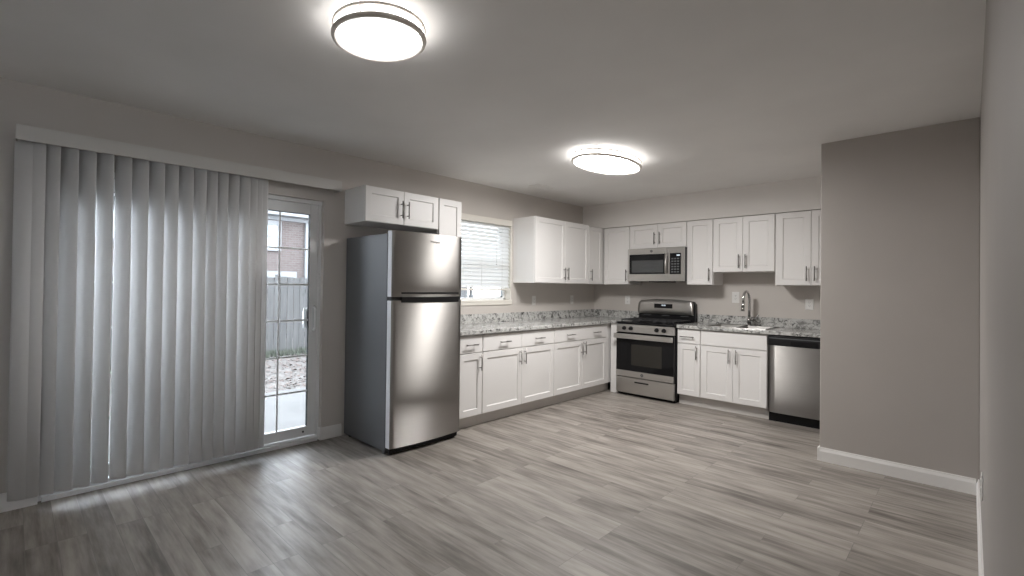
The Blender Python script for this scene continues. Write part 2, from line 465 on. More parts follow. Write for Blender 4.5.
# ------------------------------------------------------------------ vertical blind
vb = thing('vertical_blind', 'off-white vertical blind half drawn across the sliding patio door', 'vertical blind', (0.0, 0.72, 2.2))
def off(o, loc):   # geometry was written in room coordinates: shift it to the thing's base
    o.data.transform(Matrix.Translation(-Vector(loc)))
vbl = (0.0, 0.72, 2.2)
m = MB()
VZ0, VZ1 = 2.117, 2.203
m.box(0.112, 0.12, 0.0, 2.03, VZ0, VZ1, 0.0015); m.box(0.001, 0.112, 0.0, 0.008, VZ0, VZ1, 0.0015); m.box(0.001, 0.112, 2.022, 2.03, VZ0, VZ1, 0.0015)
m.box(0.001, 0.112, 0.008, 2.022, VZ1 - 0.006, VZ1)
o = m.build('valance', mat('valance_white', (0.60, 0.585, 0.56), 0.5), vb); off(o, vbl)
m = MB(); m.box(0.045, 0.095, 0.02, 2.0, 2.135, 2.18, 0.003)
o = m.build('head_rail', M_vinyl, vb); off(o, vbl)
def vane(yc, th, xc=0.070):
    wd, sag, n, t = 0.108, 0.017, 12, 0.0011
    z0, z1 = 0.070, 2.128
    pts = []
    for k in range(n + 1):
        u = -0.5 + k / n
        pts.append((u * wd, sag * (0.25 - u * u) * 4 - sag * 0.5))
    c, s_ = math.cos(th), math.sin(th)
    verts, faces = [], []
    for side in (0, 1):
        for (a, d) in pts:
            d2 = d + (t if side else 0)
            # along = (sin, cos), normal = (cos, -sin)
            x = xc + a * s_ + d2 * c; y = yc + a * c - d2 * s_
            verts += [(x, y, z0), (x, y, z1)]
    n1 = n + 1
    for side in (0, 1):
        b0 = side * n1 * 2
        for k in range(n):
            faces.append((b0 + 2 * k, b0 + 2 * k + 1, b0 + 2 * k + 3, b0 + 2 * k + 2))
    for k in (0, n):
        faces.append((2 * k, 2 * k + 1, 2 * n1 + 2 * k + 1, 2 * n1 + 2 * k))
    for k in range(n):
        faces.append((2 * k, 2 * k + 2, 2 * n1 + 2 * k + 2, 2 * n1 + 2 * k))
        faces.append((2 * k + 1, 2 * k + 3, 2 * n1 + 2 * k + 3, 2 * n1 + 2 * k + 1))
    mb = MB().quads(verts, faces, True)
    mb.cyl((xc, yc, z1 - 0.002), (xc, yc, z1 + 0.012), 0.003, 8)
    o = mb.build('vane', M_vane, vb); off(o, vbl)
    return o
edges_r = [(0.102, 6), (0.128, 24), (0.190, 42), (0.275, 42), (0.359, 42), (0.448, 42), (0.542, 42), (0.634, 42), (0.724, 42), (0.806, 42), (0.897, 42),
           (0.979, 42), (1.050, 42), (1.123, 42), (1.199, 42), (1.277, 41), (1.333, 34), (1.377, 28), (1.418, 22)]
for e, t in edges_r:
    vane(e - 0.054 * math.cos(R(t)), R(t))

# ------------------------------------------------------------------ kitchen window
win = thing('window_1', 'white double-hung kitchen window behind blinds', 'window', (0, 0, 0), kind='structure')
m = MB()
for a, b, c, d in ((WY0, WY0 + 0.04, WZ0, WZ1), (WY1 - 0.04, WY1, WZ0, WZ1), (WY0, WY1, WZ0 + 0.0, WZ0 + 0.045), (WY0, WY1, WZ1 - 0.045, WZ1), (WY0 + 0.04, WY1 - 0.04, 1.585, 1.625)):
    m.box(-0.13, -0.09, a, b, c, d, 0.003)
m.build('window_frame', M_vinyl, win)
m = MB(); m.box(-0.112, -0.108, WY0 + 0.04, WY1 - 0.04, WZ0 + 0.045, 1.585); m.box(-0.112, -0.108, WY0 + 0.04, WY1 - 0.04, 1.625, WZ1 - 0.045)
m.build('glass_pane', M_glass, win)
m = MB(); m.box(-0.09, 0.018, WY0 - 0.0, WY1 + 0.0, WZ0 - 0.003, WZ0 + 0.02, 0.003); m.box(0.0005, 0.014, WY0, WY1 + 0.0, WZ0 - 0.036, WZ0 - 0.004, 0.002)
m.build('window_sill', M_cream, win)
m = MB(); m.box(-0.09, 0.001, WY1 - 0.012, WY1, WZ0 + 0.02, WZ1, 0.001); m.box(-0.09, 0.001, WY0, WY0 + 0.012, WZ0 + 0.02, WZ1, 0.001)
m.build('window_jamb', M_cream, win)

fill_win = thing('added_fill_window', 'white two-sash window added behind the camera for fill light', 'window', (0, 0, 0), kind='structure')  # unseen window, put in to let daylight brighten the left side
m = MB()
ym = (QY0 + QY1) / 2
for a, b, c, d in ((QY0, QY0 + 0.05, QZ0, QZ1), (QY1 - 0.05, QY1, QZ0, QZ1), (QY0, QY1, QZ0, QZ0 + 0.05), (QY0, QY1, QZ1 - 0.05, QZ1), (ym - 0.03, ym + 0.03, QZ0, QZ1)):
    m.box(WX + 0.07, WX + 0.12, a, b, c, d, 0.003)
m.build('window_frame', M_vinyl, fill_win)
m = MB(); m.box(WX + 0.093, WX + 0.097, QY0 + 0.05, ym - 0.03, QZ0 + 0.05, QZ1 - 0.05); m.box(WX + 0.093, WX + 0.097, ym + 0.03, QY1 - 0.05, QZ0 + 0.05, QZ1 - 0.05)
m.build('glass_pane', M_glass, fill_win)
m = MB(); m.box(WX - 0.02, WX + 0.07, QY0, QY1, QZ0 - 0.02, QZ0 + 0.004, 0.003); m.build('window_sill', M_trim, fill_win)

bl = thing('window_blind', 'white horizontal slat blind lowered over the kitchen window', 'window blind', (-0.03, 3.866, WZ1))
bll = (-0.03, 3.866, WZ1)
m = MB(); m.box(-0.055, 0.012, WY0 + 0.014, WY1 - 0.014, 2.050, 2.118, 0.003)
o = m.build('valance', M_cream, bl); off(o, bll)
m = MB()
zz = 2.032
while zz > 1.32:
    c, s_ = math.cos(R(60)), math.sin(R(60))
    hw = 0.025
    v = []
    for y in (WY0 + 0.018, WY1 - 0.016):
        for (a, t) in ((-hw, -0.0012), (hw, -0.0012), (hw, 0.0012), (-hw, 0.0012)):
            v.append((-0.032 + a * c - t * s_, y, zz - a * s_ - t * c * 1.0))
    m.quads(v, [(0, 1, 2, 3), (4, 5, 6, 7), (0, 1, 5, 4), (1, 2, 6, 5), (2, 3, 7, 6), (3, 0, 4, 7)])
    zz -= 0.0435
o = m.build('slats', M_slat, bl); off(o, bll)
m = MB(); m.box(-0.055, -0.008, WY0 + 0.018, WY1 - 0.016, 1.282, 1.304, 0.003)
o = m.build('bottom_rail', M_cream, bl); off(o, bll)
m = MB()
for y in (WY0 + 0.16, (WY0 + WY1) / 2, WY1 - 0.16):
    for x in (-0.0585, -0.0055):
        m.cyl((x, y, 1.295), (x, y, 2.03), 0.0012, 6)
o = m.build('ladder_cord', M_plastic, bl); off(o, bll)
m = MB(); m.cyl((0.006, WY1 - 0.27, 1.60), (0.006, WY1 - 0.27, 2.025), 0.0035, 8); m.cyl((0.006, WY1 - 0.27, 1.575), (0.006, WY1 - 0.27, 1.60), 0.006, 8)
o = m.build('tilt_wand', M_plastic, bl); off(o, bll)

# ------------------------------------------------------------------ cabinets (local frame: x to the right, front towards -y, back on the wall)
def shaker_mb(w, h, stile=0.058, t=0.019, rec=0.009):
    """door leaf 0..w, 0..h, back at y=0, face at y=-t, with a recessed flat panel"""
    e = 0.0015
    def ring(i, y): return [(i, y, i), (w - i, y, i), (w - i, y, h - i), (i, y, h - i)]
    V = ring(0, 0) + ring(0, -t + e) + ring(e, -t) + ring(stile, -t) + ring(stile + 0.006, -t + rec)
    Fc = [(3, 2, 1, 0)]
    for r in range(4):
        a, b = r * 4, r * 4 + 4
        for k in range(4):
            Fc.append((a + k, a + (k + 1) % 4, b + (k + 1) % 4, b + k))
    Fc.append((16, 17, 18, 19))
    return MB().quads(V, Fc)
def slab_mb(w, h, t=0.019):
    return MB().box(0, w, -t, 0, 0, h, 0.002)
def pull_mb(L_=0.150):
    m = MB(); r = 0.0055; so = 0.032; q = L_ / 2
    m.cyl((0, -so, -q), (0, -so, q), r, 12)
    for z in (-q * 0.66, q * 0.66): m.cyl((0, 0, z), (0, -so, z), 0.0042, 10)
    return m
_pv = pull_mb().build('pull', M_nickel); _pm_v = _pv.data; bpy.data.objects.remove(_pv)
_ph = pull_mb(); bmesh.ops.rotate(_ph.bm, cent=(0, 0, 0), matrix=Matrix.Rotation(PI / 2, 3, 'Y'), verts=_ph.bm.verts)
_ph = _ph.build('pull', M_nickel); _pm_h = _ph.data; bpy.data.objects.remove(_ph)
def pull(parent, x, z, vertical=True, t=0.019):
    o = bpy.data.objects.new('pull', _pm_v if vertical else _pm_h); C.objects.link(o)
    o.parent = parent; o.location = (x, -t, z)
def front(parent, name, x, z, w, h, d, pulls, flat=False):
    """pulls: list of (x, z, vertical) within the leaf"""
    o = (slab_mb(w, h) if flat else shaker_mb(w, h)).build(name, M_cab, parent, (x, -d, z))
    for px, pz, v in pulls: pull(o, px, pz, v)
    return o
ROT_L = PI / 2
def cabinet(name, label, loc, w, d, z0, z1, left=False, group=None, toe=False, body_w=None, toe_w=None):
    """loc = wall corner at the cabinet's left end; body depth d without doors"""
    t = thing(name, label, 'cabinet', (loc[0], loc[1], z0), ROT_L if left else 0, group)
    b = MB(); bz = 0.114 if toe else 0
    bw = body_w or w
    b.box(0.0004, bw - 0.0004, -d, 0, bz, z1 - z0, 0.0008)
    b.build('body', M_cab, t)
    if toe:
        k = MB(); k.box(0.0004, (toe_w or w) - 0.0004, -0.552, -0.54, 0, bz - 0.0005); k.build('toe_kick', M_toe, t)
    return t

G_B = 'base cabinets along the counter'
G_U = 'wall cabinets'
DD, DU = 0.605, 0.319
RV = 0.004
def base_fronts(t, w, drawers, doors, body_w=None):
    """drawers: list of (x0,x1,[pull xs]); doors: list of (x0,x1,pull side)"""
    for x0, x1, ps in drawers:
        front(t, 'drawer', x0, 0.708, x1 - x0, 0.153, DD, [(p - x0, 0.074, False) for p in ps], True)
    for x0, x1, side in doors:
        wl = x1 - x0
        front(t, 'door', x0, 0.120, wl, 0.578, DD, [(wl - 0.034 if side == 'r' else 0.034, 0.49, True)])
LX = 0.001
# left run (runs along +y)
y0 = 2.945
t = cabinet('base_cabinet', 'narrow white base cabinet with one drawer, right beside the refrigerator', (LX, y0), 0.305, DD, 0, 0.876, True, G_B, True)
base_fronts(t, 0.305, [(0.004, 0.299, [0.145])], [(0.004, 0.299, 'r')])
y0 = 3.2505
t = cabinet('base_cabinet', 'wide white base cabinet with two separate drawers over two doors', (LX, y0), 1.132, DD, 0, 0.876, True, G_B, True)
base_fronts(t, 1.132, [(0.006, 0.5735, [0.298]), (0.5765, 1.127, [0.852])], [(0.006, 0.5735, 'r'), (0.5765, 1.127, 'l')])
y0 = 4.383
t = cabinet('base_cabinet', 'white corner base cabinet with two pulls on one wide drawer', (LX, y0), 1.20, DD, 0, 0.876, True, G_B, True, body_w=1.83, toe_w=1.28)
base_fronts(t, 1.12, [(0.005, 1.115, [0.297, 0.855])], [(0.005, 0.565, 'r'), (0.569, 1.115, 'l')])
# back run
t = tag(MB().box(0.632, 0.734, B - 0.626, B - 0.607, 0.0, 0.876, 0.001).build('filler_panel', M_cab), 'tall narrow white filler panel left of the range', 'panel')
x0 = 1.472
t = cabinet('base_cabinet', 'narrow white base cabinet with one drawer, right of the range', (x0, B - 0.001), 0.257, DD, 0, 0.876, False, G_B, True)
base_fronts(t, 0.257, [(0.004, 0.252, [0.118])], [(0.004, 0.252, 'r')])
x0 = 1.7295
t = cabinet('base_cabinet', 'white sink base cabinet with two doors below a plain panel', (x0, B - 0.001), 0.652, DD, 0, 0.60, False, G_B, True)
k = MB(); k.box(0.0005, 0.6515, -DD, -DD + 0.018, 0.6005, 0.876); k.box(0.0005, 0.018, -DD + 0.018, 0, 0.6005, 0.876); k.box(0.634, 0.6515, -DD + 0.018, 0, 0.6005, 0.876)
k.build('apron', M_cab, t)
front(t, 'false_drawer_panel', 0.006, 0.708, 0.640, 0.153, DD, [], True)
for a, b_, sd in ((0.006, 0.3275, 'r'), (0.3305, 0.646, 'l')):
    front(t, 'door', a, 0.120, b_ - a, 0.578, DD, [(b_ - a - 0.034 if sd == 'r' else 0.034, 0.49, True)])

# wall cabinets
ZT = 2.140; ZB = 1.376
def upper(label, loc, w, zb, doors, left=False, zt=ZT, body_w=None, pz=0.115):
    t = cabinet('wall_cabinet', label, loc, w, DU, zb, zt, left, G_U, body_w=body_w)
    hgt = zt - zb
    for x0, x1, side in doors:
        wl = x1 - x0
        front(t, 'door', x0, 0.004, wl, hgt - 0.008, DU, [(wl - 0.032 if side == 'r' else 0.032, pz, True)] if side else [])
    return t
upper('short two-door white cabinet hung high over the refrigerator', (LX, 2.122), 0.800, 1.856, [(0.004, 0.396, 'r'), (0.400, 0.796, 'l')], True, zt=2.160, pz=0.13)
upper('narrow white wall cabinet between the refrigerator cabinet and the window', (LX, 2.925), 0.297, ZB, [(0.008, 0.293, 'l')], True, zt=2.160)
upper('white wall cabinet with two doors right of the kitchen window', (LX, 4.392), 1.132, ZB, [(0.004, 0.598, 'r'), (0.602, 1.126, 'l')], True, zt=2.153)
upper('narrow white corner wall cabinet at the end of the window wall', (LX, 5.525), 0.69, ZB, [(0.005, 0.330, 'l')], True)
by = B - 0.001
upper('white single-door wall cabinet left of the microwave', (0.345, by), 0.380, ZB, [(0.010, 0.376, 'r')])
upper('short two-door white cabinet directly above the microwave', (0.7255, by), 0.731, 1.834, [(0.005, 0.3715, 'r'), (0.3745, 0.726, 'l')], pz=0.12)
upper('narrow single-door white wall cabinet right of the microwave', (1.457, by), 0.296, ZB, [(0.005, 0.291, 'r')])
upper('two-door white wall cabinet hung above the sink', (1.7535, by), 0.618, 1.522, [(0.005, 0.307, 'r'), (0.310, 0.613, 'l')])
upper('white wall cabinet above the dishwasher, partly behind the stub wall', (2.372, by), 0.6175, ZB, [(0.012, 0.314, 'r'), (0.318, 0.612, 'l')])

# ------------------------------------------------------------------ countertops
cz0, cz1 = 0.8765, 0.914
ct = thing('countertop', 'L-shaped speckled granite countertop from the refrigerator to the range', 'countertop', (0.3, 4.4, cz0))
cl = (0.3, 4.4, cz0)
m = MB()
ov = 0.651
poly = [(0.001, 2.93), (ov, 2.93), (ov, B - ov - 0.0), (0.732, B - ov), (0.732, B - 0.001), (0.001, B - 0.001)]
m.prism(poly, 'z', cz0, cz1, 0.004)
o = m.build('slab', M_gran, ct); off(o, cl)
m = MB(); m.box(0.001, 0.021, 2.93, B - 0.001, cz1, 1.016, 0.002); m.box(0.021, 0.732, B - 0.021, B - 0.001, cz1, 1.016, 0.002)
o = m.build('backsplash', M_gran, ct); off(o, cl)
ct = thing('countertop', 'granite countertop with the sink set in, right of the range', 'countertop', (2.2, 5.9, cz0))
cl = (2.2, 5.9, cz0)
SX0, SX1, SY0, SY1 = 1.775, 2.345, 5.64, 6.05   # cut-out
m = MB()
xa, xb = 1.470, PX - 0.001
m.box(xa, SX0, B - ov, B - 0.001, cz0, cz1, 0.003); m.box(SX1, xb, B - ov, B - 0.001, cz0, cz1, 0.003)
m.box(SX0 - 0.004, SX1 + 0.004, B - ov, SY0, cz0, cz1, 0.003); m.box(SX0 - 0.004, SX1 + 0.004, SY1, B - 0.001, cz0, cz1, 0.003)
o = m.build('slab', M_gran, ct); off(o, cl)
m = MB(); m.box(xa, xb, B - 0.021, B - 0.001, cz1, 1.016, 0.002)
o = m.build('backsplash', M_gran, ct); off(o, cl)

# sink: double bowl drop-in
sk = thing('kitchen_sink', 'stainless double-bowl sink set into the granite countertop', 'sink', (2.06, 5.85, cz1))
skl = (2.06, 5.85, cz1)
def bowl(m, x0, x1, y0, y1, zt, zb):
    i = 0.025
    V = [(x0, y0, zt), (x1, y0, zt), (x1, y1, zt), (x0, y1, zt), (x0 + i * .3, y0 + i * .3, zb + .03), (x1 - i * .3, y0 + i * .3, zb + .03), (x1 - i * .3, y1 - i * .3, zb + .03), (x0 + i * .3, y1 - i * .3, zb + .03),
         (x0 + i, y0 + i, zb), (x1 - i, y0 + i, zb), (x1 - i, y1 - i, zb), (x0 + i, y1 - i, zb)]
    Fc = []
    for r in (0, 4):
        for k in range(4): Fc.append((r + k, r + (k + 1) % 4, r + 4 + (k + 1) % 4, r + 4 + k))
    Fc.append((8, 9, 10, 11))
    m.quads(V, Fc, False)
dv = 2.06
rim = MB()
zr0, zr1 = cz1 + 0.0005, cz1 + 0.006
for a in ((SX0 - 0.015, SX1 + 0.015, SY0 - 0.015, SY0 + 0.012), (SX0 - 0.015, SX1 + 0.015, SY1 - 0.012, SY1 + 0.11), (SX0 - 0.015, SX0 + 0.012, SY0 + 0.012, SY1 - 0.012), (SX1 - 0.012, SX1 + 0.015, SY0 + 0.012, SY1 - 0.012), (dv - 0.014, dv + 0.014, SY0 + 0.012, SY1 - 0.012)):
    rim.box(*a, zr0, zr1, 0.002)
o = rim.build('rim', M_steel_s, sk); off(o, skl)
for a, b_ in ((SX0 + 0.012, dv - 0.014), (dv + 0.014, SX1 - 0.012)):
    m = MB(); bowl(m, a, b_, SY0 + 0.012, SY1 - 0.012, zr0, 0.74)
    o = m.build('bowl', M_steel_s, sk); off(o, skl)
    cx_ = (a + b_) / 2; m = MB(); m.cyl((cx_, 5.845, 0.7405), (cx_, 5.845, 0.744), 0.04, 24)
    o = m.build('drain', M_chrome, sk); off(o, skl)
# faucet
fx, fy = 2.068, 6.105
fz = zr1 + 0.0005
fa = thing('faucet', 'chrome gooseneck pull-down faucet with side lever at the sink', 'faucet', (fx, fy, fz))
m = MB(); m.cyl((0, 0, 0), (0, 0, 0.008), 0.029, 28); m.cyl((0, 0, 0.008), (0, 0, 0.10), 0.021, 24, 0.018)
m.build('base', M_chrome, fa)
m = MB()
pts = [(0, 0, 0.10), (0, 0, 0.18), (0, 0, 0.29)]
for k in range(1, 13):
    a = PI * k / 12
    pts.append((-0.012 * (1 - math.cos(a)) / 2, -0.085 + 0.085 * math.cos(a), 0.29 + 0.095 * math.sin(a)))
pts.append((-0.012, -0.172, 0.262))
m.tube(pts, 0.0135, 14)
m.build('spout', M_chrome, fa)
m = MB(); m.cyl((-0.012, -0.172, 0.265), (-0.014, -0.178, 0.205), 0.0135, 18, 0.017); m.cyl((-0.014, -0.178, 0.205), (-0.015, -0.181, 0.165), 0.017, 18, 0.019)
m.build('spray_head', M_chrome, fa)
m = MB(); m.cyl((0.015, 0, 0.065), (0.045, 0, 0.07), 0.014, 16); m.tube([(0.045, 0, 0.07), (0.065, -0.005, 0.085), (0.10, -0.02, 0.125)], 0.006, 10)
m.build('lever', M_chrome, fa)

# ------------------------------------------------------------------ refrigerator (front faces +x: local frame turned)
FY0, FW = 2.132, 0.735
fr = thing('refrigerator', 'stainless top-freezer refrigerator with grey sides between patio door and cabinets', 'refrigerator', (0.025, FY0, 0), ROT_L)
fd = 0.635     # body depth
m = MB(); m.box(0, FW, -fd, 0, 0.022, 1.732, 0.004); m.box(0.0, FW, -fd + 0.012, -fd + 0.03, 0.0, 0.03)
m.build('body', M_fridge_side, fr)
m = MB(); m.box(0.012, FW - 0.012, -fd - 0.045, -fd, 0.012, 0.05, 0.003)
for k in range(3): m.box(0.03, FW - 0.03, -fd - 0.049, -fd - 0.044, 0.018 + 0.01 * k, 0.023 + 0.01 * k)
m.build('base_grille', M_blackp, fr)
for x in (0.04, FW - 0.04):
    for y, zt in ((-fd - 0.02, 0.0118), (-0.05, 0.0218)):
        MB().cyl((x, y, 0), (x, y, zt), 0.018, 14).build('foot', M_blackp, fr)
m = MB(); m.box(0.006, FW - 0.006, -fd - 0.009, -fd - 0.0005, 0.055, 1.735); m.build('door_gasket', M_slot, fr)
def bowed(z0, z1, bow=0.022, th=0.056, n=24):
    y1 = -fd - 0.0095
    poly = [(FW, y1), (0, y1)]
    pts = []
    for k in range(n + 1):
        u = k / n
        x = u * FW
        e = min(u, 1 - u) * FW
        rnd = 0.004 * (1 - math.sqrt(max(0, 1 - (1 - min(1, e / 0.004)) ** 2)))
        pts.append((x, y1 - th - bow * (1 - (2 * u - 1) ** 2) + rnd))
    m = MB(); m.prism(poly + pts, 'z', z0, z1, 0.0)
    for f_ in m.bm.faces:
        f_.smooth = abs(f_.normal.z) < 0.5 and f_.calc_center_median().y < y1 - 0.01 and len(f_.verts) == 4
    return m
def edge_strip(z0, z1):
    y1 = -fd - 0.0095
    m = MB(); m.box(-0.0025, -0.0002, y1 - 0.0525, y1 - 0.001, z0 + 0.002, z1 - 0.002, 0.0008); return m
fz_ = bowed(1.232, 1.752).build('freezer_door', M_steel, fr); edge_strip(1.232, 1.752).build('edge_trim', M_gasket, fz_)
dr = bowed(0.056, 1.204).build('refrigerator_door', M_steel, fr); edge_strip(0.056, 1.204).build('edge_trim', M_gasket, dr)
yf = -fd - 0.0095 - 0.056 - 0.022
def face_y(x): return -fd - 0.0095 - 0.056 - 0.022 * (1 - (2 * x / FW - 1) ** 2)
def bow_strip(x0, x1, z0, z1, d_out, d_in, n=16):
    xs = [x0 + (x1 - x0) * k / n for k in range(n + 1)]
    return MB().prism([(x, face_y(x) - d_out) for x in xs] + [(x, face_y(x) + d_in) for x in xs[::-1]], 'z', z0, z1)
bow_strip(0.085, FW - 0.035, 1.255, 1.270, 0.0015, 0.004).build('black_trim_line', M_blackp, fz_)
g_ = bow_strip(0.085, FW - 0.038, 1.1885, 1.2315, 0.010, 0.012)
for v in g_.bm.verts:
    if v.co.z < 1.2: v.co.y += 0.006
g_.build('handle_grip', M_blackp, dr)
m = MB(); m.box(0.004, FW - 0.004, -fd - 0.058, -fd - 0.0096, 1.2045, 1.2315); m.build('door_gap', M_slot, fr)
def text(body, size, name, m_, parent, loc, rot, ext=0.0004):
    c = bpy.data.curves.new(name, 'FONT'); c.body = body; c.size = size; c.extrude = ext; c.align_x = 'CENTER'; c.align_y = 'CENTER'
    t_ = bpy.data.objects.new(name, c); C.objects.link(t_)
    dg = bpy.context.evaluated_depsgraph_get(); me = bpy.data.meshes.new_from_object(t_.evaluated_get(dg))
    bpy.data.objects.remove(t_); me.materials.clear(); me.materials.append(m_)
    o_ = bpy.data.objects.new(name, me); C.objects.link(o_); o_.parent = parent; o_.location = loc; o_.rotation_euler = rot
    return o_
text('Whirlpool', 0.026, 'maker_name', M_mark, fz_, (0.415, face_y(0.415) - 0.0008, 1.685), (R(90), 0, 0))
m = MB(); m.box(0.30, 0.42, -0.64, -0.55, 1.7325, 1.745); 
bpy.data.objects.remove(m.build('x', M_slot))

# ------------------------------------------------------------------ range
RX, RW = 0.736, 0.727
rg = thing('gas_range', 'freestanding stainless and black gas range between the base cabinets', 'range', (RX, B - 0.022, 0))
m = MB(); m.box(0, RW, -0.615, -0.0, 0.04, 0.888, 0.003); m.box(0.012, RW - 0.012, -0.60, -0.02, 0.0, 0.04)
m.build('body', M_black, rg)
m = MB(); m.box(-0.0025, RW + 0.0025, -0.655, -0.07, 0.8885, 0.908, 0.006); m.box(0.03, RW - 0.03, -0.60, -0.10, 0.908, 0.910)
m.build('cooktop', M_black, rg)
for bx, by_, r_ in ((0.17, -0.49, 0.047), (0.17, -0.22, 0.04), (0.36, -0.355, 0.05), (0.554, -0.49, 0.052), (0.554, -0.22, 0.036)):
    m = MB(); m.cyl((bx, by_, 0.910), (bx, by_, 0.918), r_, 24, r_ * 0.95); m.cyl((bx, by_, 0.918), (bx, by_, 0.925), r_ * 0.75, 24)
    m.build('burner', M_iron, rg)
for a, b_ in ((0.035, 0.262), (0.266, 0.458), (0.462, RW - 0.035)):
    m = MB(); z = 0.934; q = 0.0055
    for x in (a + 0.006, b_ - 0.006): m.box(x - q, x + q, -0.60, -0.105, z - 0.004, z + 0.008, 0.002)
    for y in (-0.594, -0.355, -0.111): m.box(a, b_, y - q, y + q, z - 0.004, z + 0.008, 0.002)
    xm = (a + b_) / 2
    m.box(xm - q * .8, xm + q * .8, -0.594, -0.111, z, z + 0.009, 0.002)
    for y in (-0.475, -0.235): m.box(a, b_, y - q * .8, y + q * .8, z, z + 0.009, 0.002)
    for x in (a + 0.006, b_ - 0.006):
        for y in (-0.594, -0.111): m.cyl((x, y, 0.9105), (x, y, z), 0.007, 8)
    m.build('grate', M_iron, rg)
m = MB(); m.prism([(-0.6155, 0.785), (-0.665, 0.785), (-0.655, 0.880), (-0.6155, 0.880)], 'x', 0.004, RW - 0.004, 0.002)
cp = m.build('control_panel', M_steel_s, rg)
for x in (0.110, 0.196, 0.520, 0.606):
    m = MB(); m.cyl((x, -0.661, 0.834), (x, -0.668, 0.8335), 0.024, 20); m.cyl((x, -0.668, 0.8335), (x, -0.692, 0.831), 0.020, 20, 0.017); m.box(x - 0.004, x + 0.004, -0.699, -0.668, 0.815, 0.849, 0.002)
    m.build('knob', M_blackp, cp)
# oven door
m = MB(); m.box(0.004, RW - 0.004, -0.662, -0.6155, 0.240, 0.776, 0.004)
od = m.build('oven_door', M_glassblk, rg)
m = MB(); m.box(0.205, 0.585, -0.6645, -0.661, 0.385, 0.640, 0.001)
m.build('window', M_ovenwin, od)
m = MB(); m.box(0.004, RW - 0.004, -0.667, -0.6615, 0.238, 0.312, 0.002); m.build('stainless_band', M_steel_s, od)
m = MB(); m.box(-0.004, RW + 0.004, -0.722, -0.703, 0.708, 0.768, 0.006)
for x in (0.03, RW - 0.03): m.box(x - 0.016, x + 0.016, -0.704, -0.6615, 0.722, 0.754, 0.003)
m.build('handle', M_steel_s, od)
def emblem(parent, x, y, z, r_):
    m = MB()
    n = 20
    pts = [(x + math.cos(2 * PI * k / n) * r_, y - 0.001, z + math.sin(2 * PI * k / n) * r_) for k in range(n)]
    m.tube(pts, r_ * 0.10, 6, True); m.cyl((x, y + 0.0005, z), (x, y - 0.0006, z), r_ * 0.95, 20)
    e = m.build('emblem', M_keys, parent)
    return e
e = emblem(od, 0.345, -0.6672, 0.275, 0.017)
text('GE', 0.018, 'emblem_letters', M_steel_s, od, (0.345, -0.6682, 0.275), (R(90), 0, 0), 0.0002)
m = MB(); m.box(0.004, RW - 0.004, -0.660, -0.6155, 0.038, 0.228, 0.003)
dw_ = m.build('drawer', M_steel_s, rg)
m = MB(); m.box(0.250, 0.425, -0.668, -0.6595, 0.172, 0.188, 0.002); m.build('handle', M_blackp, dw_)
# backguard
def arch(x0, x1, z0, z1, crown, r_, n=18):
    p = [(x1, z0), (x0, z0)]
    for k in range(n + 1):
        u = k / n; x = x0 + (x1 - x0) * u
        e_ = min(x - x0, x1 - x)
        zz = z1 - crown * (2 * u - 1) ** 2
        if e_ < r_: zz -= r_ - math.sqrt(max(0, r_ * r_ - (r_ - e_) ** 2))
        p.append((x, zz))
    return p
m = MB(); m.prism(arch(0.0, RW, 0.9085, 1.186, 0.022, 0.03, 28), 'y', -0.062, 0.0, 0.0)
bg = m.build('backguard', M_black, rg)
pol = arch(0.002, RW - 0.012, 0.998, 1.192, 0.022, 0.028, 28)[2:]
prof = [(0.0, -0.088), (0.03, -0.095), (0.35, -0.098), (0.62, -0.096), (0.78, -0.090), (0.9, -0.080), (0.97, -0.071), (1.0, -0.0628)]
V, Fc = [], []
for x, zt in pol:
    for t_, y in prof: V.append((x, y, 0.998 + (zt - 0.998) * t_))
    V.append((x, -0.0626, 0.998))
np_ = len(prof) + 1
for i in range(len(pol) - 1):
    for k in range(np_): Fc.append((i * np_ + k, i * np_ + (k + 1) % np_, (i + 1) * np_ + (k + 1) % np_, (i + 1) * np_ + k))
Fc.append(list(range(np_))); Fc.append(list(range((len(pol) - 1) * np_, len(pol) * np_)))
m = MB().quads(V, Fc)
for f_ in m.bm.faces: f_.smooth = f_.calc_center_median().y < -0.064 and f_.normal.y < -0.2
m.build('stainless_face', M_steel_s, bg)
m = MB(); m.box(0.225, 0.462, -0.0995, -0.0935, 1.075, 1.132, 0.002); dsp = m.build('display', M_glassblk, bg)
m = MB()
for k, (a, b_) in enumerate(((0.322, 0.326), (0.332, 0.342), (0.350, 0.360), (0.364, 0.374))): m.box(a, b_, -0.1001, -0.0993, 1.104, 1.122)
m.build('clock_digits', M_clock, dsp)
for x in (0.12, 0.36, 0.60): MB().box(x - 0.05, x + 0.05, -0.066, -0.0615, 0.978, 0.990, 0.001).build('oven_vent', M_keys, bg)

# ------------------------------------------------------------------ microwave
MW = 0.722
mw = thing('microwave', 'stainless over-the-range microwave with black window and keypad', 'microwave', (0.742, B - 0.003, 1.418))
mh = 0.412
m = MB(); m.box(0.0, MW, -0.400, 0, 0, mh, 0.003); m.build('body', M_black, mw)
m = MB()
fy_ = -0.415
